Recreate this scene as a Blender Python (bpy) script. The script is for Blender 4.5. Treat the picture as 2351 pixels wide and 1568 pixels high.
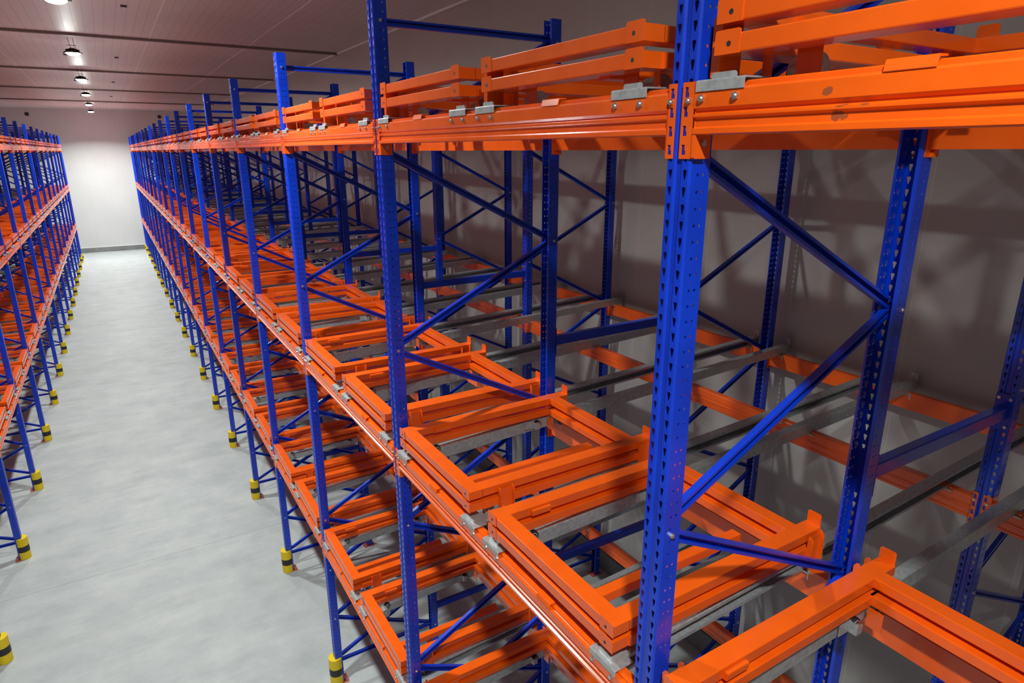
import bpy, bmesh, math, random
from mathutils import Vector, Matrix
from mathutils.geometry import tessellate_polygon
random.seed(7)
for o in list(bpy.data.objects): bpy.data.objects.remove(o, do_unlink=True)
S = bpy.context.scene
C = S.collection
PI = math.pi

# ------------------------------------------------------------------ camera, exposure
S.view_settings.view_transform = 'Standard'
S.view_settings.look = 'None'
S.view_settings.gamma = 1.0
S.view_settings.use_curve_mapping = False
S.view_settings.exposure = 0.0
W_, H_ = 2351.0, 1568.0
B = 2.6                                   # bay pitch along the aisle
CAM = Vector((-0.5725*B, -0.5727*B, 2.4463*B))
F_PX, PITCH, YAW, ROLL = 1469.95, 16.6067, 31.42, -0.1419
a, b, c = (math.radians(v) for v in (YAW, PITCH, ROLL))
fw = Vector((math.sin(a)*math.cos(b), math.cos(a)*math.cos(b), -math.sin(b)))
rt = Vector((math.cos(a), -math.sin(a), 0)); up = rt.cross(fw)
r2 = rt*math.cos(c)+up*math.sin(c); u2 = -rt*math.sin(c)+up*math.cos(c)
cd = bpy.data.cameras.new('camera'); cam = bpy.data.objects.new('camera', cd); C.objects.link(cam)
m = Matrix((r2, u2, -fw)).transposed().to_4x4(); m.translation = CAM
cam.matrix_world = m
cd.sensor_width = 36; cd.lens = F_PX/W_*36; cd.clip_start = .05; cd.clip_end = 200
S.camera = cam

w = bpy.data.worlds.new('World'); S.world = w; w.use_nodes = True
w.node_tree.nodes['Background'].inputs[0].default_value = (.6, .7, .8, 1)
w.node_tree.nodes['Background'].inputs[1].default_value = 0.02

LAMP_X, LAMP_Z, LAMP_YS = -1.75, 8.57, [-2.4+6.7*i for i in range(8)]
LAMP_W, LAMP_COL = 235.0, (0.93, 1.0, 0.97)

# ------------------------------------------------------------------ dimensions
AISLE = 3.565                             # aisle width, left rack front at x = -AISLE
XB, XC, XD = 1.38, 2.765, 4.15            # outer web faces of the other three post rows
PY = -.025                                # post centre relative to k*B
HPOST = 7.236
LEVELS = [('bottom', 1.893), ('middle', 4.148), ('top', 6.403)]
BEAM_OFF = {'A': 0.0, 'B': -.004, 'C': .053, 'D': .100}
ZC, XW, XL, YF, YN = 8.89, 4.30, -7.90, 48.75, -9.0

# ------------------------------------------------------------------ materials
def mat(name, col, rough=.5, metal=0, spec=.5, emit=None, es=0):
    m = bpy.data.materials.new(name); m.use_nodes = True
    p = m.node_tree.nodes['Principled BSDF']
    p.inputs['Base Color'].default_value = (*col, 1); p.inputs['Roughness'].default_value = rough
    p.inputs['Metallic'].default_value = metal; p.inputs['Specular IOR Level'].default_value = spec
    if emit: p.inputs['Emission Color'].default_value = (*emit, 1); p.inputs['Emission Strength'].default_value = es
    return m
def nd(m, t, **kw):
    n = m.node_tree.nodes.new(t)
    for k, v in kw.items(): setattr(n, k, v)
    return n
def lk(m, a, b): m.node_tree.links.new(a, b)
def vary(m, c1, c2, scale, stretch=(1, 1, 1), rough=None, bump=0, detail=4, coords='Object', lo=.3, hi=.7):
    tc = nd(m, 'ShaderNodeTexCoord'); mp = nd(m, 'ShaderNodeMapping'); mp.inputs['Scale'].default_value = stretch
    no = nd(m, 'ShaderNodeTexNoise'); no.inputs['Scale'].default_value = scale; no.inputs['Detail'].default_value = detail
    lk(m, tc.outputs[coords], mp.inputs[0]); lk(m, mp.outputs[0], no.inputs['Vector'])
    cr = nd(m, 'ShaderNodeValToRGB'); cr.color_ramp.elements[0].position = lo; cr.color_ramp.elements[1].position = hi
    cr.color_ramp.elements[0].color = (*c1, 1); cr.color_ramp.elements[1].color = (*c2, 1)
    p = m.node_tree.nodes['Principled BSDF']
    lk(m, no.outputs['Fac'], cr.inputs[0]); lk(m, cr.outputs[0], p.inputs['Base Color'])
    if rough:
        mr = nd(m, 'ShaderNodeMapRange'); mr.inputs['To Min'].default_value = rough[0]; mr.inputs['To Max'].default_value = rough[1]
        lk(m, no.outputs['Fac'], mr.inputs['Value']); lk(m, mr.outputs[0], p.inputs['Roughness'])
    if bump:
        bp = nd(m, 'ShaderNodeBump'); bp.inputs['Strength'].default_value = bump; bp.inputs['Distance'].default_value = .002
        lk(m, no.outputs['Fac'], bp.inputs['Height']); lk(m, bp.outputs[0], p.inputs['Normal'])
    return cr
def coat(m, w_, r_):
    p = m.node_tree.nodes['Principled BSDF']; p.inputs['Coat Weight'].default_value = w_; p.inputs['Coat Roughness'].default_value = r_
def math_n(m, op, a, b=None):
    n = nd(m, 'ShaderNodeMath', operation=op)
    if hasattr(a, 'is_linked') or hasattr(a, 'links'): lk(m, a, n.inputs[0])
    else: n.inputs[0].default_value = a
    if b is not None:
        if hasattr(b, 'links'): lk(m, b, n.inputs[1])
        else: n.inputs[1].default_value = b
    return n.outputs[0]

M = {}
M['orange'] = mat('orange_powder_coat', (.88, .105, .004), .24)
vary(M['orange'], (.81, .098, .003), (.89, .114, .004), 6, rough=(.2, .3), lo=.35, hi=.65)
M['blue'] = mat('blue_powder_coat', (.001, .033, .52), .25)
vary(M['blue'], (.001, .033, .47), (.001, .041, .57), 5, rough=(.2, .3), lo=.35, hi=.65)
coat(M['orange'], .45, .10); coat(M['blue'], .3, .12)
M['zinc'] = mat('galvanised_steel', (.55, .57, .57), .42, .55)
vary(M['zinc'], (.40, .415, .415), (.52, .535, .535), 45, (1, 1, 1), rough=(.36, .48), lo=.35, hi=.65, detail=2)
M['bolt'] = mat('bright_zinc_bolt', (.62, .63, .62), .3, .9)
M['black'] = mat('black_rubber_and_hole_shade', (.012, .012, .013), .5)
M['yellow'] = mat('yellow_guard_foam', (.80, .58, .0), .45)
M['band'] = mat('black_guard_band', (.015, .016, .018), .5)
M['dark'] = mat('dark_housing', (.03, .032, .035), .5)
M['lens'] = mat('lamp_lens', (1, 1, 1), .3, emit=LAMP_COL, es=230)
M['shoe'] = mat('red_foot_plate', (.55, .06, .02), .45)
M['trim'] = mat('ceiling_profile', (.20, .165, .15), .5)
M['sealant'] = mat('white_joint_strip', (.85, .85, .84), .5)
M['curb'] = mat('concrete_curb', (.2, .21, .2), .8)
vary(M['curb'], (.17, .18, .175), (.25, .26, .25), 2.5, lo=.3, hi=.7, detail=6)

# floor: pale concrete with cloudy wear and joints
mf = M['floor'] = mat('polished_concrete', (.5, .52, .51), .5, spec=.35)
tc = nd(mf, 'ShaderNodeTexCoord')
n1 = nd(mf, 'ShaderNodeTexNoise'); n1.inputs['Scale'].default_value = 1.5; n1.inputs['Detail'].default_value = 12; n1.inputs['Roughness'].default_value = .72
n2 = nd(mf, 'ShaderNodeTexNoise'); n2.inputs['Scale'].default_value = 1.0; n2.inputs['Detail'].default_value = 12; n2.inputs['Roughness'].default_value = .68
mp = nd(mf, 'ShaderNodeMapping'); mp.inputs['Scale'].default_value = (.6, 2.6, 1); mp.inputs['Rotation'].default_value = (0, 0, .15)
lk(mf, tc.outputs['Object'], n1.inputs['Vector']); lk(mf, tc.outputs['Object'], mp.inputs[0]); lk(mf, mp.outputs[0], n2.inputs['Vector'])
cr = nd(mf, 'ShaderNodeValToRGB'); e = cr.color_ramp.elements
e[0].position = .33; e[0].color = (.335, .362, .366, 1); e[1].position = .62; e[1].color = (.485, .51, .505, 1)
s_ = math_n(mf, 'ADD', math_n(mf, 'MULTIPLY', n1.outputs['Fac'], .6), math_n(mf, 'MULTIPLY', n2.outputs['Fac'], .4))
lk(mf, s_, cr.inputs[0])
sx = nd(mf, 'ShaderNodeSeparateXYZ'); lk(mf, tc.outputs['Object'], sx.inputs[0])
wob = math_n(mf, 'MULTIPLY', n2.outputs['Fac'], .04)
yy = math_n(mf, 'ADD', sx.outputs['Y'], wob)
pm = math_n(mf, 'PINGPONG', math_n(mf, 'SUBTRACT', yy, 9.24), 6.2)
ln = math_n(mf, 'LESS_THAN', pm, .008)
mx = nd(mf, 'ShaderNodeMixRGB'); mx.blend_type = 'MULTIPLY'
lk(mf, math_n(mf, 'MULTIPLY', ln, .45), mx.inputs[0]); lk(mf, cr.outputs[0], mx.inputs[1]); mx.inputs[2].default_value = (.4, .4, .4, 1)
lk(mf, mx.outputs[0], mf.node_tree.nodes['Principled BSDF'].inputs['Base Color'])

def panel(name, axis, period, phase, col, rough, lw=.004, dark=.65, spec=.5, ribs=0):
    m = mat(name, col, rough, spec=spec); p = m.node_tree.nodes['Principled BSDF']
    tc = nd(m, 'ShaderNodeTexCoord'); sx = nd(m, 'ShaderNodeSeparateXYZ'); lk(m, tc.outputs['Object'], sx.inputs[0])
    pp = math_n(m, 'PINGPONG', math_n(m, 'SUBTRACT', sx.outputs[axis], phase), period/2)
    ln = math_n(m, 'LESS_THAN', pp, lw)
    no = nd(m, 'ShaderNodeTexNoise'); no.inputs['Scale'].default_value = .6; no.inputs['Detail'].default_value = 5
    lk(m, tc.outputs['Object'], no.inputs['Vector'])
    cr = nd(m, 'ShaderNodeValToRGB'); cr.color_ramp.elements[0].position = .3; cr.color_ramp.elements[1].position = .7
    cr.color_ramp.elements[0].color = (*[v*.95 for v in col], 1); cr.color_ramp.elements[1].color = (*[min(1, v*1.03) for v in col], 1)
    lk(m, no.outputs['Fac'], cr.inputs[0])
    mx = nd(m, 'ShaderNodeMixRGB'); mx.blend_type = 'MULTIPLY'; mx.inputs[2].default_value = (dark, dark, dark, 1)
    lk(m, ln, mx.inputs[0]); lk(m, cr.outputs[0], mx.inputs[1]); lk(m, mx.outputs[0], p.inputs['Base Color'])
    bp = nd(m, 'ShaderNodeBump'); bp.inputs['Strength'].default_value = .5; bp.inputs['Distance'].default_value = .004
    h = math_n(m, 'SUBTRACT', 1.0, math_n(m, 'LESS_THAN', pp, lw*1.6))
    if ribs:
        r = math_n(m, 'PINGPONG', sx.outputs[axis], ribs/2)
        h = math_n(m, 'MINIMUM', h, math_n(m, 'MINIMUM', math_n(m, 'MULTIPLY', r, 60.0), 1.0))
    lk(m, h, bp.inputs['Height']); lk(m, bp.outputs[0], p.inputs['Normal'])
    return m
M['wall_x'] = panel('white_wall_panel_side_shade_toned', 'Y', 1.16, 1.33, (.46, .44, .42), .32, lw=.0035, dark=1.25)  # white panel like the end walls, colour lowered to carry the dim side shade
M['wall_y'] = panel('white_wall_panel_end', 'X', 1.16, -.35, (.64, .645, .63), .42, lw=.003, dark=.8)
M['ceil'] = panel('white_ceiling_panel', 'X', .18, .0, (.66, .685, .68), .45, lw=.005, dark=.72)

# beam with a scuff: grey scrape marks on the orange paint
ms = M['scuffed'] = mat('orange_powder_coat_scuffed', (.88, .105, .004), .24)
cr_o = vary(ms, (.81, .098, .003), (.89, .114, .004), 6, rough=(.2, .3), lo=.35, hi=.65)
tc = nd(ms, 'ShaderNodeTexCoord'); sx = nd(ms, 'ShaderNodeSeparateXYZ'); lk(ms, tc.outputs['Object'], sx.inputs[0])
no = nd(ms, 'ShaderNodeTexNoise'); no.inputs['Scale'].default_value = 45; no.inputs['Detail'].default_value = 6; lk(ms, tc.outputs['Object'], no.inputs['Vector'])
tot = None
for (cy, cz, ry, rz) in ((2.075, .034, .026, .017), (2.068, .056, .03, .004), (2.105, .091, .016, .011), (2.01, .056, .012, .003)):
    dy = math_n(ms, 'DIVIDE', math_n(ms, 'SUBTRACT', sx.outputs['Y'], cy), ry); dz = math_n(ms, 'DIVIDE', math_n(ms, 'SUBTRACT', sx.outputs['Z'], cz), rz)
    d = math_n(ms, 'ADD', math_n(ms, 'MULTIPLY', dy, dy), math_n(ms, 'MULTIPLY', dz, dz))
    v = math_n(ms, 'SUBTRACT', 1.0, d)
    tot = v if tot is None else math_n(ms, 'MAXIMUM', tot, v)
msk = math_n(ms, 'GREATER_THAN', math_n(ms, 'ADD', tot, math_n(ms, 'MULTIPLY', math_n(ms, 'SUBTRACT', no.outputs['Fac'], .55), 4.0)), .25)
msk = math_n(ms, 'MULTIPLY', msk, math_n(ms, 'GREATER_THAN', tot, -.2))
mx = nd(ms, 'ShaderNodeMixRGB'); mx.inputs[2].default_value = (.16, .06, .03, 1); lk(ms, math_n(ms, 'MULTIPLY', msk, .75), mx.inputs[0])
lk(ms, cr_o.outputs[0], mx.inputs[1]); lk(ms, mx.outputs[0], ms.node_tree.nodes['Principled BSDF'].inputs['Base Color'])

# ------------------------------------------------------------------ mesh builder
class MB:
    def __init__(s): s.v = []; s.f = []; s.m = []; s.mi = 0; s.mats = []
    def use(s, name):
        if name not in s.mats: s.mats.append(name)
        s.mi = s.mats.index(name); return s
    def add(s, vs, fs):
        o = len(s.v); s.v += [tuple(v) for v in vs]
        for f in fs: s.f.append([i+o for i in f]); s.m.append(s.mi)
        return s
    def box(s, x0, x1, y0, y1, z0, z1):
        v = [(x, y, z) for x in (x0, x1) for y in (y0, y1) for z in (z0, z1)]
        return s.add(v, [(0, 1, 3, 2), (4, 6, 7, 5), (0, 4, 5, 1), (2, 3, 7, 6), (0, 2, 6, 4), (1, 5, 7, 3)])
    def sweep(s, prof, p0, p1, e1, e2, cap=True):
        p0, p1, e1, e2 = map(Vector, (p0, p1, e1, e2)); n = len(prof)
        v = [p0+e1*q[0]+e2*q[1] for q in prof]+[p1+e1*q[0]+e2*q[1] for q in prof]
        f = [(i, (i+1) % n, (i+1) % n+n, i+n) for i in range(n)]
        s.add(v, f)
        if cap:
            tri = tessellate_polygon([[Vector((q[0], q[1], 0)) for q in prof]])
            s.add(v[:n], [tuple(t) for t in tri]); s.add(v[n:], [tuple(t) for t in tri])
        return s
    def tube(s, x0, x1, y0, y1, z0, z1, ch=.004):
        "rectangular steel tube with rounded long edges; long axis picked from the size"
        d = (x1-x0, y1-y0, z1-z0); L = d.index(max(d)); c3 = ((x0+x1)/2, (y0+y1)/2, (z0+z1)/2)
        o = [i for i in range(3) if i != L]; h = [d[o[0]]/2, d[o[1]]/2]
        pr = []
        for sx, sy in ((1, 1), (-1, 1), (-1, -1), (1, -1)):
            q = [(sx*(h[0]-ch), sy*h[1]), (sx*h[0]-sx*ch*.3, sy*h[1]-sy*ch*.3), (sx*h[0], sy*(h[1]-ch))]
            if sx*sy > 0: q.reverse()
            pr += q
        E = [Vector((1, 0, 0)), Vector((0, 1, 0)), Vector((0, 0, 1))]
        a = Vector(c3)-E[L]*d[L]/2; b = Vector(c3)+E[L]*d[L]/2
        return s.sweep(pr, a, b, E[o[0]], E[o[1]])
    def cyl(s, p0, p1, r, n=12, r1=None):
        p0, p1 = Vector(p0), Vector(p1); d = (p1-p0).normalized()
        e1 = d.orthogonal().normalized(); e2 = d.cross(e1); r1 = r if r1 is None else r1
        v = [p0+e1*math.cos(2*PI*i/n)*r+e2*math.sin(2*PI*i/n)*r for i in range(n)]+[p1+e1*math.cos(2*PI*i/n)*r1+e2*math.sin(2*PI*i/n)*r1 for i in range(n)]
        return s.add(v, [(i, (i+1) % n, (i+1) % n+n, i+n) for i in range(n)]+[tuple(range(n)), tuple(range(n, 2*n))])
    def lathe(s, prof, cx, cy, n=24):
        k = len(prof); v = [(cx+r*math.cos(2*PI*i/n), cy+r*math.sin(2*PI*i/n), z) for i in range(n) for r, z in prof]
        return s.add(v, [(i*k+j, ((i+1) % n)*k+j, ((i+1) % n)*k+j+1, i*k+j+1) for i in range(n) for j in range(k-1)])
    def mesh(s, name, default=None, thick=None, smooth=False):
        me = bpy.data.meshes.new(name)
        bm = bmesh.new(); vs = [bm.verts.new(v) for v in s.v]
        for f, mi in zip(s.f, s.m):
            try: ff = bm.faces.new([vs[i] for i in f]); ff.material_index = mi
            except ValueError: pass
        bmesh.ops.remove_doubles(bm, verts=bm.verts, dist=1e-5)
        bmesh.ops.recalc_face_normals(bm, faces=bm.faces)
        if thick: bmesh.ops.solidify(bm, geom=bm.faces[:], thickness=thick)
        bm.to_mesh(me); bm.free()
        for n in (s.mats or [default]): me.materials.append(M[n])
        if smooth:
            for p in me.polygons: p.use_smooth = True
        return me
def new(mn): mb = MB(); mb.use(mn); return mb

def put(name, me, parent=None, loc=None):
    o = bpy.data.objects.new(name, me); C.objects.link(o)
    if parent: o.parent = parent
    if loc: o.location = loc
    return o
def tag(o, label, cat, group=None, kind=None):
    o['label'] = label; o['category'] = cat
    if group: o['group'] = group
    if kind: o['kind'] = kind
    return o
def thing(name, label, cat, loc, sx=1, group=None):
    o = bpy.data.objects.new(name, None); C.objects.link(o); o.location = loc; o.scale = (sx, 1, 1); o.empty_display_size = .1
    return tag(o, label, cat, group)

# ------------------------------------------------------------------ the room
def struct(name, mb, **k):
    o = put(name, mb.mesh(name, **k)); o['kind'] = 'structure'; return o
struct('floor', new('floor').box(XL-.3, XW+.3, YN-.3, YF+.3, -.2, 0))
struct('ceiling', new('ceil').box(XL-.3, XW+.3, YN-.3, YF+.3, ZC, ZC+.2))
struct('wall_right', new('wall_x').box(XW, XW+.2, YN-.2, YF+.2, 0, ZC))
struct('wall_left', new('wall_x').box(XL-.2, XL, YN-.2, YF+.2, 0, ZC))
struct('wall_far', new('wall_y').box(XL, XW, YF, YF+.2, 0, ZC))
struct('wall_near', new('wall_y').box(XL, XW, YN-.2, YN, 0, ZC))
struct('baseboard_far', new('curb').box(XL, XW, YF-.06, YF, 0, .31))
struct('baseboard_right', new('curb').box(XW-.05, XW, YN, YF-.06, 0, .31))
struct('baseboard_left', new('curb').box(XL, XL+.05, YN, YF-.06, 0, .31))
struct('trim_1', new('sealant').box(XL, XW, YF-.035, YF, .31, .335))
n = 2
for y in [1.45+7.75*i for i in range(6)]:
    struct('trim_%d' % n, new('trim').tube(XL, XW, y-.05, y+.05, ZC-.055, ZC)); n += 1
for x, zz in ((2.02, .03), (-.18, .012), (-3.39, .03), (-5.6, .03)):
    mb = new('sealant'); y = YN; px = x
    while y < YF:                          # jointing cord, never quite straight
        y1 = min(YF, y+2.6); nx = x+random.uniform(-zz, zz)
        mb.sweep([(-.011, -.004), (.011, -.004), (.011, .004), (-.011, .004)], (px, y, ZC-.004), (nx, y1, ZC-.004), (1, 0, 0), (0, 0, 1)); y = y1; px = nx
    struct('trim_%d' % n, mb); n += 1
struct('trim_%d' % n, new('sealant').tube(XW-.05, XW, YN, YF, ZC-.05, ZC, .015))

# ------------------------------------------------------------------ lamps
def lamp_parts():
    h = new('dark'); h.lathe([(0, .10), (.05, .10), (.07, .085), (.075, .04), (.15, .03), (.165, .012), (.165, -.004), (.15, -.012), (.145, -.006), (0, -.006)], 0, 0, 28)
    for i in range(18):
        t = 2*PI*i/18; h.sweep([(-.002, 0), (.002, 0), (.002, .045), (-.002, .045)], (.075*math.cos(t), .075*math.sin(t), .035), (.14*math.cos(t), .14*math.sin(t), .02), (-math.sin(t), math.cos(t), 0), (0, 0, 1))
    l = new('lens').lathe([(0, -.06), (.06, -.056), (.11, -.042), (.14, -.02), (.147, -.004), (.12, 0), (0, 0)], 0, 0, 28)
    c = new('dark').box(-.10, .10, -.008, .008, .155, .165)
    lug = new('dark').box(.14, .2, -.02, .02, -.012, .008)
    hg = new('dark').cyl((-.035, 0, .16), (-.06, .02, ZC-LAMP_Z+.0), .005, 6).cyl((-.035, 0, .16), (-.02, 0, .09), .005, 6)
    hg2 = new('dark').cyl((.05, 0, .16), (.045, .02, ZC-LAMP_Z+.0), .005, 6).cyl((.05, 0, .16), (.09, -.01, .08), .005, 6).cyl((.09, -.01, .08), (.07, -.01, .04), .005, 6)
    return [('housing', h.mesh('lamp_housing')), ('lens', l.mesh('lamp_lens')), ('crossbar', c.mesh('lamp_crossbar')), ('lug', lug.mesh('lamp_lug')), ('cable', hg.mesh('lamp_cable')), ('cable', hg2.mesh('lamp_cable_b'))]
LP = lamp_parts()
ld = bpy.data.lights.new('high_bay_glow', 'AREA'); ld.shape = 'DISK'; ld.size = .26; ld.energy = LAMP_W; ld.color = LAMP_COL; ld.spread = math.radians(142)
ordn = ['nearest', 'second nearest', 'third nearest', 'fourth nearest', 'fifth nearest', 'sixth nearest', 'second farthest', 'farthest']
vis = ['nearest seen, cut by the photo top edge', 'second nearest seen', 'third nearest seen', 'fourth nearest seen', 'second from the end wall', 'closest to the end wall']
for i, y in enumerate(LAMP_YS):
    lab = 'white round high bay lamp, '+(vis[i-2] if i >= 2 else ('directly above the viewpoint' if i == 0 else 'first ahead of the viewpoint, above the frame'))
    t = thing('high_bay_lamp', lab, 'ceiling lamp', (LAMP_X, y, LAMP_Z-(.05 if i == 2 else 0)), group='lamps in a row over the aisle')
    for nm, me in LP: put(nm, me, t)
    o = put('lug', LP[3][1], t); o.rotation_euler = (0, 0, PI)
    l2 = ld.copy() if i > 5 else ld; l2.energy = LAMP_W*(1, 1, 1, 1, 1, 1, 1.05, 3.0)[i]; lo = bpy.data.objects.new('lamp_light', l2); C.objects.link(lo); lo.parent = t; lo.location = (0, 0, -.066)
anc = new('dark').box(-.05, .05, -.03, .03, -.03, 0).mesh('ceiling_bracket')
sides = {0: 'left', 1: 'right'}; dd = ['nearest pair', 'second pair', 'third pair', 'farthest pair']
for j in range(4):
    for s_, x in enumerate((-1.97, -.78)):
        o = put('ceiling_bracket', anc, loc=(x, 13.1+7.75*j, ZC)); tag(o, 'small dark ceiling bracket beside the lamps, %s one of the %s' % (sides[s_], dd[j]), 'bracket', 'dark brackets on the ceiling')
for x, sd in ((-5.09, 'left'), (2.0, 'right')):
    mb = new('dark').cyl((0, 0, 0), (0, -.05, 0), .11, 16).cyl((0, -.05, 0), (0, -.12, -.03), .06, 12)
    tag(put('wall_fitting', mb.mesh('wall_fitting'), loc=(x, YF, 8.54)), 'small dark round fitting high on the end wall, above the %s rack' % sd, 'wall fitting', 'fittings high on the end wall')

# ------------------------------------------------------------------ upright frames
PITCH_H = .0511
def holed(mb, P, u0, u1, z0, z1, hole):
    "one cell of a perforated strip; P(u, z) -> point"
    out = [(u0, z0), (u1, z0), (u1, z1), (u0, z1)]
    polys = [[Vector((p[0], p[1], 0)) for p in out]]+[[Vector((p[0], p[1], 0)) for p in h] for h in hole]
    flat = out+[p for h in hole for p in h]
    tri = tessellate_polygon(polys)
    mb.add([P(*p) for p in flat], [tuple(t) for t in tri])
def post_mesh(holes=True):
    mb = new('blue')
    prof = [(-.036, .092), (-.05, .086), (-.05, .008), (-.044, 0), (-.016, 0), (-.010, .008), (.010, .008), (.016, 0), (.044, 0), (.05, .008), (.05, .086), (.036, .092)]
    z0, z1 = .012, HPOST; N = int((z1-z0)/PITCH_H); pz = (z1-z0)/N
    for s in range(len(prof)-1):
        (ya, xa), (yb, xb) = prof[s], prof[s+1]
        P = lambda u, z: (xa+(xb-xa)*u, ya+(yb-ya)*u, z)
        flat = s in (3, 7); side = s in (1, 9)
        for i in range(N):
            a, b2 = z0+i*pz, z0+(i+1)*pz; zc = (a+b2)/2
            if holes and flat:
                h = [[(.27, zc+.015), (.73, zc+.015), (.80, zc+.009), (.60, zc-.014), (.5, zc-.017), (.40, zc-.014), (.20, zc+.009)]]
                holed(mb, P, 0, 1, a, b2, h)
            elif holes and side:
                h = []
                for cu in ((.36, .68) if s == 9 else (.64, .32)):
                    h.append([(cu+.066*math.cos(t*PI/4), zc+.0053*math.sin(t*PI/4)) for t in range(8)])
                holed(mb, P, 0, 1, a, b2, h)
            elif holes: mb.add([P(0, a), P(1, a), P(1, b2), P(0, b2)], [(0, 1, 2, 3)])
        if not holes: mb.add([P(0, z0), P(1, z0), P(1, z1), P(0, z1)], [(0, 1, 2, 3)])
    return mb.mesh('post', thick=.0028)
POST, POST_S = post_mesh(True), post_mesh(False)
CH = [(-.022, -.016), (.022, -.016), (.022, .012), (.010, .012), (.010, .009), (.018, .009), (.018, -.012), (-.018, -.012), (-.018, .009), (-.010, .009), (-.010, .012), (-.022, .012)]
def brace_mesh(xa, za, xb, zb):
    "channel between the posts, open towards the viewer end of the rack"
    mb = new('blue'); p0 = Vector((xa, 0, za)); p1 = Vector((xb, 0, zb)); d = (p1-p0).normalized(); n = Vector((-d.z, 0, d.x))
    mb.sweep(CH, p0, p1, n, (0, -1, 0))
    return mb.mesh('brace')
XA_, XB_ = .042, XB-.042
BR = []
hz = lambda z: BR.append(brace_mesh(XA_, z, XB_, z))
hz(.30); hz(7.11)
for za, zb in ((.35, .97), (.95, .30), (.96, 1.64), (1.64, .98), (1.63, 2.29), (2.30, 1.66), (2.325, 2.99), (3.645, 3.00), (3.68, 4.34), (5.02, 4.36), (5.05, 5.69), (6.36, 5.71), (6.42, 7.10)):
    BR.append(brace_mesh(XA_, za, XB_, zb))
FOOT = new('shoe').box(-.03, .14, -.07, .07, 0, .012).use('bolt').cyl((.115, -.05, .012), (.115, -.05, .035), .012, 8).cyl((.115, .05, .012), (.115, .05, .035), .012, 8).mesh('foot_plate')
BOLT = new('bolt').cyl((0, 0, 0), (0, -.009, 0), .011, 6).cyl((0, -.009, 0), (0, -.013, 0), .006, 8).mesh('bolt')
NEAR = 5
def side_word(sx): return 'right' if sx > 0 else 'left'
ORD = ['first', 'second', 'third', 'fourth', 'fifth', 'sixth', 'seventh', 'eighth', 'ninth', 'tenth', 'eleventh', 'twelfth', 'thirteenth', 'fourteenth', 'fifteenth', 'sixteenth', 'seventeenth', 'eighteenth', 'nineteenth', 'twentieth', 'last']
K0 = {1: -1, -1: 2}; KEND = {1: 18.5, -1: 17.5}
def nth(k, sx):
    i = int(math.ceil(k-K0[sx])); return ORD[min(i, 20)] if k != KEND[sx] else 'last'
def X(sx, x): return x if sx > 0 else -AISLE-x
def frame(k, sx, x0, half):
    t = thing('upright_frame', 'blue perforated upright frame, %s half of %s rack, %s from the near end' % (half, side_word(sx), nth(k, sx)),
              'rack frame', (X(sx, x0), k*B+PY, 0), sx, '%s upright frames of the %s rack' % (half, side_word(sx)))
    pm = POST if k <= 10 else POST_S
    put('post', pm, t); o = put('post', pm, t, (XB, 0, 0)); o.rotation_euler = (0, 0, PI)
    for me in BR: put('brace', me, t)
    put('foot_plate', FOOT, t); o = put('foot_plate', FOOT, t, (XB, 0, 0)); o.rotation_euler = (0, 0, PI)
    if k <= NEAR:
        for z in (.33, .96, 1.64, 2.31, 3.66, 5.035, 6.38, 7.11): put('bolt', BOLT, t, (.042, -.0505, z))
        for z in (.30, .97, 1.65, 3.0, 4.35, 5.70, 7.08): put('bolt', BOLT, t, (XB-.042, -.0505, z))
for sx in (1, -1):
    ks = [K0[sx]+i for i in range(int(KEND[sx]-K0[sx])+1)]+[KEND[sx]]
    for k in ks:
        frame(k, sx, 0, 'front')
        if sx > 0 or k >= 11: frame(k, sx, XC, 'back')

# yellow and black foam guards on the aisle posts
arc = [(.012+.084*math.cos(t), .084*math.sin(t)) for t in [math.radians(48+i*(264/16)) for i in range(17)]]
gp = arc+[(.068, -.0515), (-.001, -.0515), (-.001, .0515), (.068, .0515)]
GB = new('yellow')
GB.sweep(gp, (0, 0, .004), (0, 0, .375), (1, 0, 0), (0, 1, 0))
gp_in = [((x-.012)*1.015+.012, y*1.015) if i < 17 else (x, y) for i, (x, y) in enumerate(gp)]
GBODY = GB.mesh('guard_foam'); GBAND = new('band').sweep(gp_in, (0, 0, .135), (0, 0, .235), (1, 0, 0), (0, 1, 0)).mesh('guard_band')
for sx in (1, -1):
    for k in [K0[sx]+i for i in range(int(KEND[sx]-K0[sx])+1)]+[KEND[sx]]:
        t = thing('post_guard', 'yellow post guard with black band, on the %s aisle post of the %s rack' % (nth(k, sx), side_word(sx)), 'post guard', (X(sx, 0), k*B+PY, .0), sx, 'yellow guards along the %s rack' % side_word(sx))
        put('foam_sleeve', GBODY, t); put('black_band', GBAND, t)

# spacers between the two frames of each cross-section
SPC = new('blue').tube(XB, XC, -.028, .028, -.038, .038, .006).mesh('spacer_bar'); SPL = new('blue').box(-.004, 0, -.05, .05, -.11, .11)
SPP = new('blue').box(XC-.004, XC, -.048, .048, -.11, .11).use('bolt')
for y in (-.03, .03):
    for z in (-.085, .085): SPP.cyl((XC-.004, y, z), (XC-.014, y, z), .01, 6)
SPP = SPP.mesh('end_plate'); SPA = new('blue').box(XB, XB+.004, -.048, .048, -.11, .11).mesh('end_plate_b')
for k in range(-1, 19):
    for z, nm in ((.55, 'lowest'), (2.81, 'middle'), (4.89, 'upper')):
        t = thing('spacer_bar', 'blue horizontal spacer bar, %s one, behind the %s post of the right rack' % (nm, nth(k, 1)), 'spacer bar', (0, k*B+PY, z), 1, 'spacer bars inside the right rack')
        put('bar', SPC, t); put('end_plate', SPP, t); put('end_plate', SPA, t)

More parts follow.
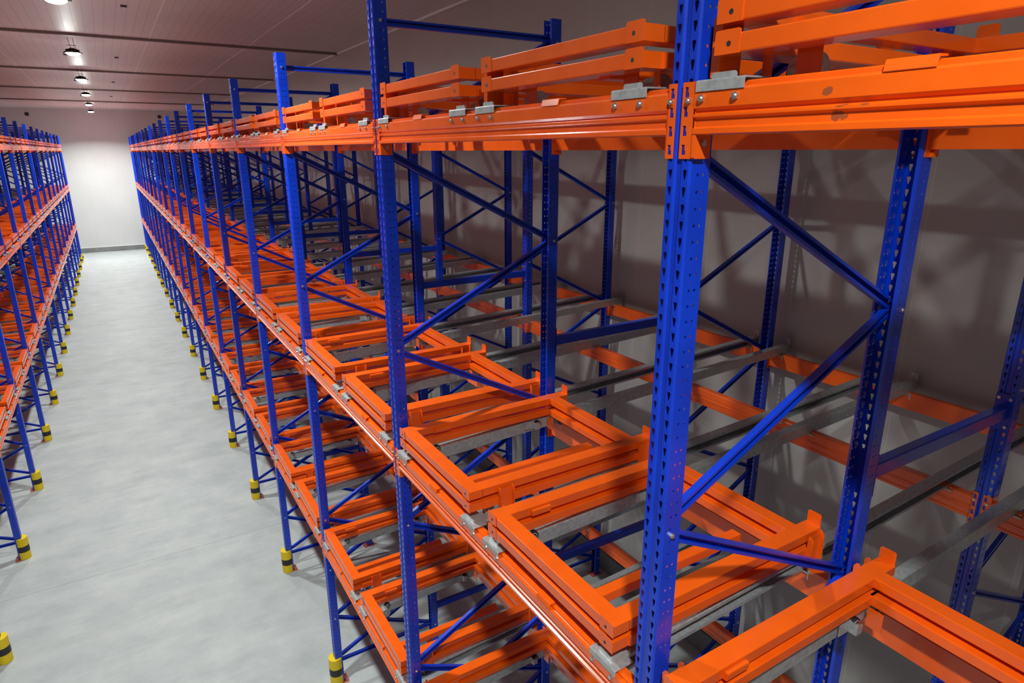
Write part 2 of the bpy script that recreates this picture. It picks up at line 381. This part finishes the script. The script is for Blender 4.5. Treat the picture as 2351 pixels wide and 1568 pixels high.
# ------------------------------------------------------------------ beams
def beam_prof():
    return [(.052, 0), (-.003, 0), (-.007, .003), (-.007, .017), (.003, .022), (.003, .042), (-.007, .049), (-.007, .055), (.004, .060), (.004, .065), (-.007, .074), (-.007, .116), (-.003, .122), (.010, .123), (.010, .134), (.013, .137), (.052, .137)]
def rear_prof():
    return [(.052, -.038), (-.003, -.038), (-.006, -.035), (-.006, -.020), (0, -.014), (0, .014), (-.005, .020), (-.005, .030), (.001, .036), (.001, .044), (-.006, .051), (-.006, .105), (-.002, .112), (.052, .112)]
LIP = .137
def beam_mesh(L, caps, mn='orange', rear=False):
    mb = new(mn); y0, y1 = .029, L-.079
    mb.sweep(rear_prof() if rear else beam_prof(), (0, y0, 0), (0, y1, 0), (1, 0, 0), (0, 0, 1))
    return mb.mesh('beam_profile')
def cap_mesh(yc):
    mb = new('orange')
    mb.sweep([(-.010, .121), (-.007, .119), (.0, .140), (.03, .143), (.03, .147), (-.001, .146), (-.004, .143)], (0, yc-.055, 0), (0, yc+.055, 0), (1, 0, 0), (0, 0, 1))
    return mb
def conn_mesh(far):
    "hooked end connector; near-end version wraps the far side of its post"
    mb = new('orange'); z0, z1 = -.068, .147
    if far:                                 # sits on the next post, plate looks back down the rack
        L = 0; ys = (-.0795, -.0755); fy = (-.0795, -.030)
    else: ys = (.0255, .0295); fy = (-.003, .0295)
    P = lambda u, z: (-.0045, u, z)
    n = 4; hz_ = (z1-z0)/n
    fy0, fy1 = fy
    for i in range(n):
        a, b2 = z0+i*hz_, z0+(i+1)*hz_; zc = (a+b2)/2; yc = (fy0+fy1)/2+(.008 if far else -.002)
        holed(mb, P, fy0, fy1, a, b2, [[(yc-.008, zc-.015), (yc+.009, zc-.015), (yc+.008, zc+.014), (yc-.005, zc+.014), (yc-.005, zc-.001), (yc-.008, zc-.003)]])
    m2 = MB(); m2.mats = mb.mats[:]; m2.mi = 0
    me = mb.mesh('connector_face', thick=.004)
    # add side plate and gusset
    bm = bmesh.new(); bm.from_mesh(me)
    m2.box(-.0045, .075, ys[0], ys[1], z0, z1)
    if far: m2.sweep([(-.0045, z0+.004), (.0, z0), (.045, z0), (-.0045, 0)], (0, ys[0]-.012, 0), (0, ys[0], 0), (1, 0, 0), (0, 0, 1))
    me2 = m2.mesh('tmp'); bm.from_mesh(me2); bm.to_mesh(me); bm.free(); bpy.data.meshes.remove(me2)
    return me
CB = lambda y: new('bolt').cyl((-.0045, y, .095), (-.014, y, .095), .009, 6).cyl((-.014, y, .095), (-.018, y, .095), .005, 8).mesh('bolt')
CON_N, CON_F = conn_mesh(False), conn_mesh(True)
CBOLT = CB(0)
BEAM_FULL, BEAM_SCUFF, BEAM_HALF = beam_mesh(B, 2), beam_mesh(B, 2, 'scuffed'), beam_mesh(B/2, 1)
REAR_FULL = beam_mesh(B, 2, rear=True)
LANES = ((.155, 1.195), (1.42, 2.46))     # near and far edge of each lane inside a bay
CAPS = [cap_mesh((l[0]+l[1])/2-.02).mesh('lip_cap') for l in LANES]
def merged(parts):
    "parts: (mesh, matrix) -> one mesh"
    bm = bmesh.new(); mats = []
    for me, mx in parts:
        n0 = len(bm.faces); bm.from_mesh(me); bm.faces.ensure_lookup_table(); bm.verts.ensure_lookup_table()
        vs = set()
        for f in bm.faces[n0:]:
            mt = me.materials[f.material_index] if f.material_index < len(me.materials) else me.materials[0]
            if mt not in mats: mats.append(mt)
            f.material_index = mats.index(mt); vs.update(f.verts)
        bmesh.ops.transform(bm, matrix=mx, verts=list(vs))
    me = bpy.data.meshes.new('merged'); bm.to_mesh(me); bm.free()
    for mt in mats: me.materials.append(mt)
    return me
I4 = Matrix.Identity(4)
FAR_BEAM = merged([(BEAM_FULL, I4), (CON_N, I4), (CON_F, Matrix.Translation((0, B, 0)))])
FAR_HALF = merged([(BEAM_HALF, I4), (CON_N, I4), (CON_F, Matrix.Translation((0, B/2, 0)))])
FAR_REAR = merged([(REAR_FULL, I4), (CON_N, I4), (CON_F, Matrix.Translation((0, B, 0)))])
specs = {'beam': [], 'rail': [], 'cart': []}
def dist(sx, x, y, z): return (Vector((X(sx, x), y, z))-CAM).length
def bays(sx):
    for i in range(int(KEND[sx]-K0[sx])): yield K0[sx]+i, False
    yield int(KEND[sx]), True
rowx = {'A': (0, 1), 'B': (XB, -1), 'C': (XC, 1), 'D': (XD, -1)}
rowname = {'A': 'aisle side', 'B': 'second row', 'C': 'third row', 'D': 'wall side'}
for sx in (1, -1):
    for k, half in bays(sx):
        for lv, z in LEVELS:
            for r in ('ABCD' if (sx > 0 or k >= 11) else 'AB'):
                specs['beam'].append((dist(sx, rowx[r][0], (k+.5)*B, z), sx, k, half, lv, z, r))
def beam_thing(s):
    d, sx, k, half, lv, z, r = s; x, fx = rowx[r]
    lab = 'orange beam, %s level, %s of %s rack, %s bay from the near end' % (lv, rowname[r], side_word(sx), nth(k, sx))
    grp = 'orange beams of the %s rack' % side_word(sx); loc = (X(sx, x), k*B, z+BEAM_OFF[r])
    if (k > NEAR and r == 'A') or (k > 2 and r != 'A') or half:
        o = put('rack_crossbar', FAR_HALF if half else (FAR_BEAM if r == 'A' else FAR_REAR), loc=loc); o.scale = (sx*fx, 1, 1); tag(o, lab, 'crossbar', grp); return
    t = thing('rack_crossbar', lab, 'crossbar', loc, sx*fx, grp)
    put('profile', BEAM_SCUFF if (k == -1 and lv == 'top' and r == 'A') else (BEAM_FULL if r == 'A' else REAR_FULL), t)
    put('end_connector', CON_N, t); put('end_connector', CON_F, t, (0, B, 0))
    put('bolt', CBOLT, t, (0, .013, 0)); put('bolt', CBOLT, t, (0, B-.058, 0))
    if r == 'A':
        for m_ in CAPS: put('lip_cap', m_, t)

# ------------------------------------------------------------------ galvanised cart rails
SL = .037; RH = .086; RX0, RX1 = .055, 4.235
def rz(x): return .135+SL*x
RP = [(.031, 0), (-.031, 0), (-.034, -.003), (-.034, -.020), (-.030, -.020), (-.030, -.005), (.025, -.005), (.028, -.010), (.028, -RH+.006), (-.030, -RH+.005), (-.030, -RH+.018), (-.034, -RH+.018), (-.034, -RH), (.031, -RH), (.034, -RH+.003), (.034, -.003)]
def rail_track(s_):
    return new('zinc').sweep([(q[0]*s_, q[1]) for q in RP], (RX0, 0, rz(RX0)), (RX1, 0, rz(RX1)), (0, 1, 0), (0, 0, 1)).mesh('rail_profile')
RAIL, RAIL_M = rail_track(1), rail_track(-1)
STOP = new('zinc').box(RX1-.006, RX1, -.034, .034, rz(RX1)-RH, rz(RX1)+.065).mesh('rail_stop')
SHOE = new('zinc').box(0, .09, -.07, .07, -.008, 0).use('bolt').cyl((.02, -.055, -.05), (.02, -.055, .012), .006, 6).cyl((.02, .055, -.05), (.02, .055, .012), .006, 6).mesh('rail_shoe')
cm = new('zinc')
cm.sweep([(-.011, .117), (-.008, .117), (-.008, .140), (-.005, .143), (.09, .146), (.09, .150), (-.007, .148), (-.011, .143)], (0, -.085, 0), (0, .085, 0), (1, 0, 0), (0, 0, 1))
ta = [(-.042, .146), (.042, .146), (.042, .160), (.037, .166), (-.037, .166), (-.042, .160)]
cm.sweep(ta, (.012, .008, 0), (.020, .008, 0), (0, 1, 0), (0, 0, 1))
CLIP = cm.mesh('front_clip')
cb = new('bolt')
cb.cyl((-.0065, 0, .098), (-.016, 0, .098), .011, 6).cyl((-.016, 0, .098), (-.020, 0, .098), .006, 8)
CLIPB = cb.mesh('clip_bolts')
SHX = [(XB-.05, 'B'), (XC, 'C'), (XD-.05, 'D')]
FAR_RAIL = merged([(RAIL, I4), (STOP, I4), (CLIP, I4)])
ry = (LANES[0][0]+.05, LANES[0][1]-.03, LANES[1][0]+.05-.035, LANES[1][1]-.03)
rn = ('first', 'second', 'third', 'fourth')
for sx in (1, -1):
    for k, half in bays(sx):
        for lv, z in LEVELS:
            for i in range(2 if half else 4): specs['rail'].append((dist(sx, 1.2, k*B+ry[i], z), sx, k, lv, z, i))
def rail_thing(s):
    d, sx, k, lv, z, i = s
    lab = 'grey galvanised rail, %s in the %s bay, %s level, %s rack' % (rn[i], nth(k, sx), lv, side_word(sx))
    grp = 'galvanised rails of the %s rack' % side_word(sx); loc = (X(sx, 0), k*B+ry[i], z)
    if k > NEAR:
        o = put('cart_rail', FAR_RAIL, loc=loc); o.scale = (sx, 1, 1); tag(o, lab, 'rail', grp); return
    t = thing('cart_rail', lab, 'rail', loc, sx, grp)
    put('track', RAIL if i % 2 == 0 else RAIL_M, t); put('end_stop', STOP, t); put('front_clip', CLIP, t); put('clip_bolt', CLIPB, t, (0, -.058, 0)); put('clip_bolt', CLIPB, t, (0, .062, 0))
    for x, r in SHX: put('support_plate', SHOE, t, (x-.02, 0, rz(x)-RH+.001))

# ------------------------------------------------------------------ push-back carts, two nested per lane
CW = LANES[0][1]-LANES[0][0]; BW = .088
UZ0, UZ1, LZ0, LZ1 = .286, .337, .208, .258
RB0, RB1, EAR = 1.222, 1.305, 1.39
def tube_frame(z0, z1, rb0, rb1, ear, mn='orange'):
    mb = new(mn)
    mb.tube(0, BW, 0, CW, z0, z1)
    mb.tube(rb0, rb1, BW-.002, CW-BW+.002, z0, z1)
    mb.tube(BW-.002, ear, 0, BW, z0, z1); mb.tube(BW-.002, ear, CW-BW, CW, z0, z1)
    return mb
def plate(mb, x0, x1, y0, y1, z0, z1): return mb.box(x0, x1, y0, y1, z0, z1)
def frontplates(mb, z0, z1):
    for y0, y1, hy in ((-.003, .082, .045), (CW-.082, CW+.003, CW-.045)):
        P = lambda u, z: (-.0035, u, z)
        h = [[(hy+.008*math.cos(t*PI/4), (z0+z1)/2+.008*math.sin(t*PI/4)) for t in range(8)]]
        mb.sweep([(y0, z0-.001), (y1, z0-.001), (y1, z1+.007), (y1-.006, z1+.011), (y0+.006, z1+.011), (y0, z1+.007)], (-.004, 0, 0), (0, 0, 0), (0, 1, 0), (0, 0, 1))
        mb.use('black').cyl((-.0045, hy, (z0+z1)/2), (-.004, hy, (z0+z1)/2), .0075, 12).use('orange')  # flat black disc paints the dark of the plate hole, nothing is cut
mb = tube_frame(UZ0, UZ1, RB0, RB1, EAR); frontplates(mb, UZ0, UZ1)
mb.tube(.215, .335, CW-BW-.022, CW-BW, UZ0+.004, UZ1-.012, .006)
U_FRAME = mb.mesh('cart_frame')
tb = new('orange').sweep([(.006, UZ0), (.082, UZ0), (.082, UZ1+.058), (.074, UZ1+.066), (.014, UZ1+.066), (.006, UZ1+.058)], (EAR, 0, 0), (EAR+.005, 0, 0), (0, 1, 0), (0, 0, 1)).mesh('stop_tab')
def u_br(x0, x1, side, z0, z1):
    mb = new('orange'); y0, y1 = (-.004, 0) if side == 0 else (CW, CW+.004); s = -1 if side == 0 else 1
    y0 += -.010 if side == 0 else .010; y1 += -.010 if side == 0 else .010; mb.box(x0, x1, y0, y1, z0, z1-.012)
    ye = (y0-.028, y0) if s < 0 else (y1, y1+.028)
    for xx in (x0, x1-.004):
        yo, yi = (ye[0], ye[1]) if s < 0 else (ye[1], ye[0])
        mb.sweep([(yi, z0), (yo, z0), (yo, z1-.02), (yo-s*.010, z1-.004), (yi, z1)], (xx, 0, 0), (xx+.004, 0, 0), (0, 1, 0), (0, 0, 1))
    return mb.mesh('guide_bracket')
U_BR = [u_br(.185, .28, 0, .155, .325), u_br(1.272, 1.365, 0, .155, .330), u_br(.03, .115, 1, .155, .325), u_br(1.272, 1.365, 1, .155, .330)]
ub_plate = new('orange').sweep([(-.038, .165), (.0, .165), (.0, UZ1+.0), (-.02, UZ1), (-.038, UZ1-.02)], (1.366, 0, 0), (1.371, 0, 0), (0, 1, 0), (0, 0, 1)).mesh('rear_plate')
# lower cart
mb = new('orange'); o_ = .010
mb.tube(-.002, BW+.004, 0, CW, LZ0, LZ1); mb.tube(1.200, 1.285, BW-.002, CW-BW+.002, LZ0, LZ1)
mb.tube(BW, 1.33, -o_, BW-.004, LZ0, LZ1); mb.tube(BW, 1.33, CW-BW-.014, CW+o_, LZ0, LZ1); frontplates(mb, LZ0, LZ1)
L_FRAME = mb.mesh('cart_frame')
L_BAR = new('orange').tube(BW-.004, 1.10, .29-.03, .29+.03, .200, .252, .005).mesh('centre_bar')
def roller(r, yc, w):
    mb = new('zinc'); mb.cyl((0, yc-w/2, 0), (0, yc+w/2, 0), r, 20).cyl((0, yc-w/2-.006, 0), (0, yc-w/2, 0), r+.008, 20)
    mb.use('bolt').cyl((0, yc-w/2-.012, 0), (0, yc+w/2+.02, 0), .008, 8)
    return mb.mesh('roller')
ROL = roller(.036, 0, .07)
def hang(y0, y1, z0=.122, x0=.0, x1=.006):
    return new('orange').box(x0, x1, y0, y1, z0, LZ0+.01).mesh('wheel_plate')
HP1, HP2 = hang(0, .072), hang(0, .03)
blk = new('black').cyl((0, -.010, 0), (0, .014, 0), .030, 24).use('zinc').cyl((0, -.013, 0), (0, -.010, 0), .021, 20).use('black').cyl((0, -.014, 0), (0, -.010, 0), .016, 18).use('bolt').cyl((0, -.016, 0), (0, -.010, 0), .009, 12).mesh('rubber_wheel')
zb = new('zinc'); zb.box(-.10, -.02, .0, .004, -.028, .030); zb.sweep([(-.025, -.03), (.012, -.026), (.012, .018), (-.025, .03)], (0, -.034, 0), (0, -.038, 0), (1, 0, 0), (0, 0, 1)); zb.box(-.03, -.024, -.038, .0, -.028, .028)
ZBR = zb.mesh('wheel_bracket')
FAR_U = merged([(U_FRAME, I4), (tb, I4), (tb, Matrix.Translation((0, CW-BW, 0)))]+[(m_, I4) for m_ in U_BR])
FAR_L = merged([(L_FRAME, I4), (L_BAR, I4), (HP1, Matrix.Translation((.14, CW-.235, 0))), (HP1, Matrix.Translation((.14, .12, 0)))])
for sx in (1, -1):
    for k, half in bays(sx):
        for lv, z in LEVELS:
            for i in range(1 if half else 2):
                for u in (1, 0): specs['cart'].append((dist(sx, .6, k*B+LANES[i][0]+.5, z), sx, k, lv, z, i, u))
def cart_thing(s):
    d, sx, k, lv, z, i, u = s
    lab = '%s orange cart of the nested pair, %s level of %s rack, %s bay, %s lane' % ('upper' if u else 'lower', lv, side_word(sx), nth(k, sx), ('near', 'far')[i])
    grp = 'orange push-back carts of the %s rack' % side_word(sx); loc = (X(sx, 0), k*B+LANES[i][0], z)
    if k > NEAR:
        o = put('pallet_cart', FAR_U if u else FAR_L, loc=loc); o.scale = (sx, 1, 1); tag(o, lab, 'pallet cart', grp); return
    t = thing('pallet_cart', lab, 'pallet cart', loc, sx, grp)
    if u:
        put('frame', U_FRAME, t); put('stop_tab', tb, t); put('stop_tab', tb, t, (0, CW-BW, 0))
        for m_ in U_BR: put('guide_bracket', m_, t)
        put('rear_plate', ub_plate, t)
    else:
        put('frame', L_FRAME, t); put('centre_bar', L_BAR, t)
        for yy, sg in ((CW-.165, 1), (.125, 1)):
            r_ = put('front_roller', ROL, t, (.175, yy+.0, .163))
        put('wheel_plate', HP1, t, (.13, CW-.235, 0)); put('wheel_plate', HP2, t, (.13, CW-.085, 0))
        put('wheel_plate', HP1, t, (.13, .165, 0)); put('wheel_plate', HP2, t, (.13, .055, 0))
        put('wheel_plate', HP1, t, (1.192, CW-.165, -.02)); put('wheel_plate', HP1, t, (1.192, .09, -.02))
        for yy in (CW-.09, .115):
            q = put('rubber_wheel', blk, t, (1.10, yy, .15)); put('wheel_bracket', ZBR, t, (1.09, yy, .15))
        put('rubber_wheel', blk, t, (.225, CW-.10, .165)); put('rubber_wheel', blk, t, (.225, .12, .165))
import numpy as np
def stuff(name, rest, tf, label, cat, group):
    parts = [tf(s) for s in rest]
    V, Fc, Mi, mats = [], [], [], []
    for me, loc, scx in parts:
        o = len(V); V += [(v.co.x*scx+loc[0], v.co.y+loc[1], v.co.z+loc[2]) for v in me.vertices]
        for mt in me.materials:
            if mt not in mats: mats.append(mt)
        for p in me.polygons: Fc.append([o+i for i in p.vertices]); Mi.append(mats.index(me.materials[p.material_index]))
    me = bpy.data.meshes.new(name); me.from_pydata(V, [], Fc)
    for mt in mats: me.materials.append(mt)
    me.polygons.foreach_set('material_index', Mi)
    tag(put(name, me), label, cat, group, 'stuff')
LIM = 300
for kind, fn in (('beam', beam_thing), ('rail', rail_thing), ('cart', cart_thing)):
    L = sorted(specs[kind])
    for s in L[:LIM]: fn(s)
    specs[kind] = L[LIM:]
stuff('rack_crossbar', specs['beam'], lambda s: (FAR_HALF if s[3] else (FAR_BEAM if s[6] == 'A' else FAR_REAR), (X(s[1], rowx[s[6]][0]), s[2]*B, s[5]+BEAM_OFF[s[6]]), s[1]*rowx[s[6]][1]), 'farthest orange beams at the end wall of both racks', 'crossbar', 'distant orange beams')
stuff('cart_rail', specs['rail'], lambda s: (FAR_RAIL, (X(s[1], 0), s[2]*B+ry[s[5]], s[4]), s[1]), 'farthest galvanised rails near the end wall in both racks', 'rail', 'distant galvanised rails')
stuff('pallet_cart', specs['cart'], lambda s: (FAR_U if s[6] else FAR_L, (X(s[1], 0), s[2]*B+LANES[s[5]][0], s[4]), s[1]), 'farthest orange carts near the end wall in both racks', 'pallet cart', 'distant orange carts')
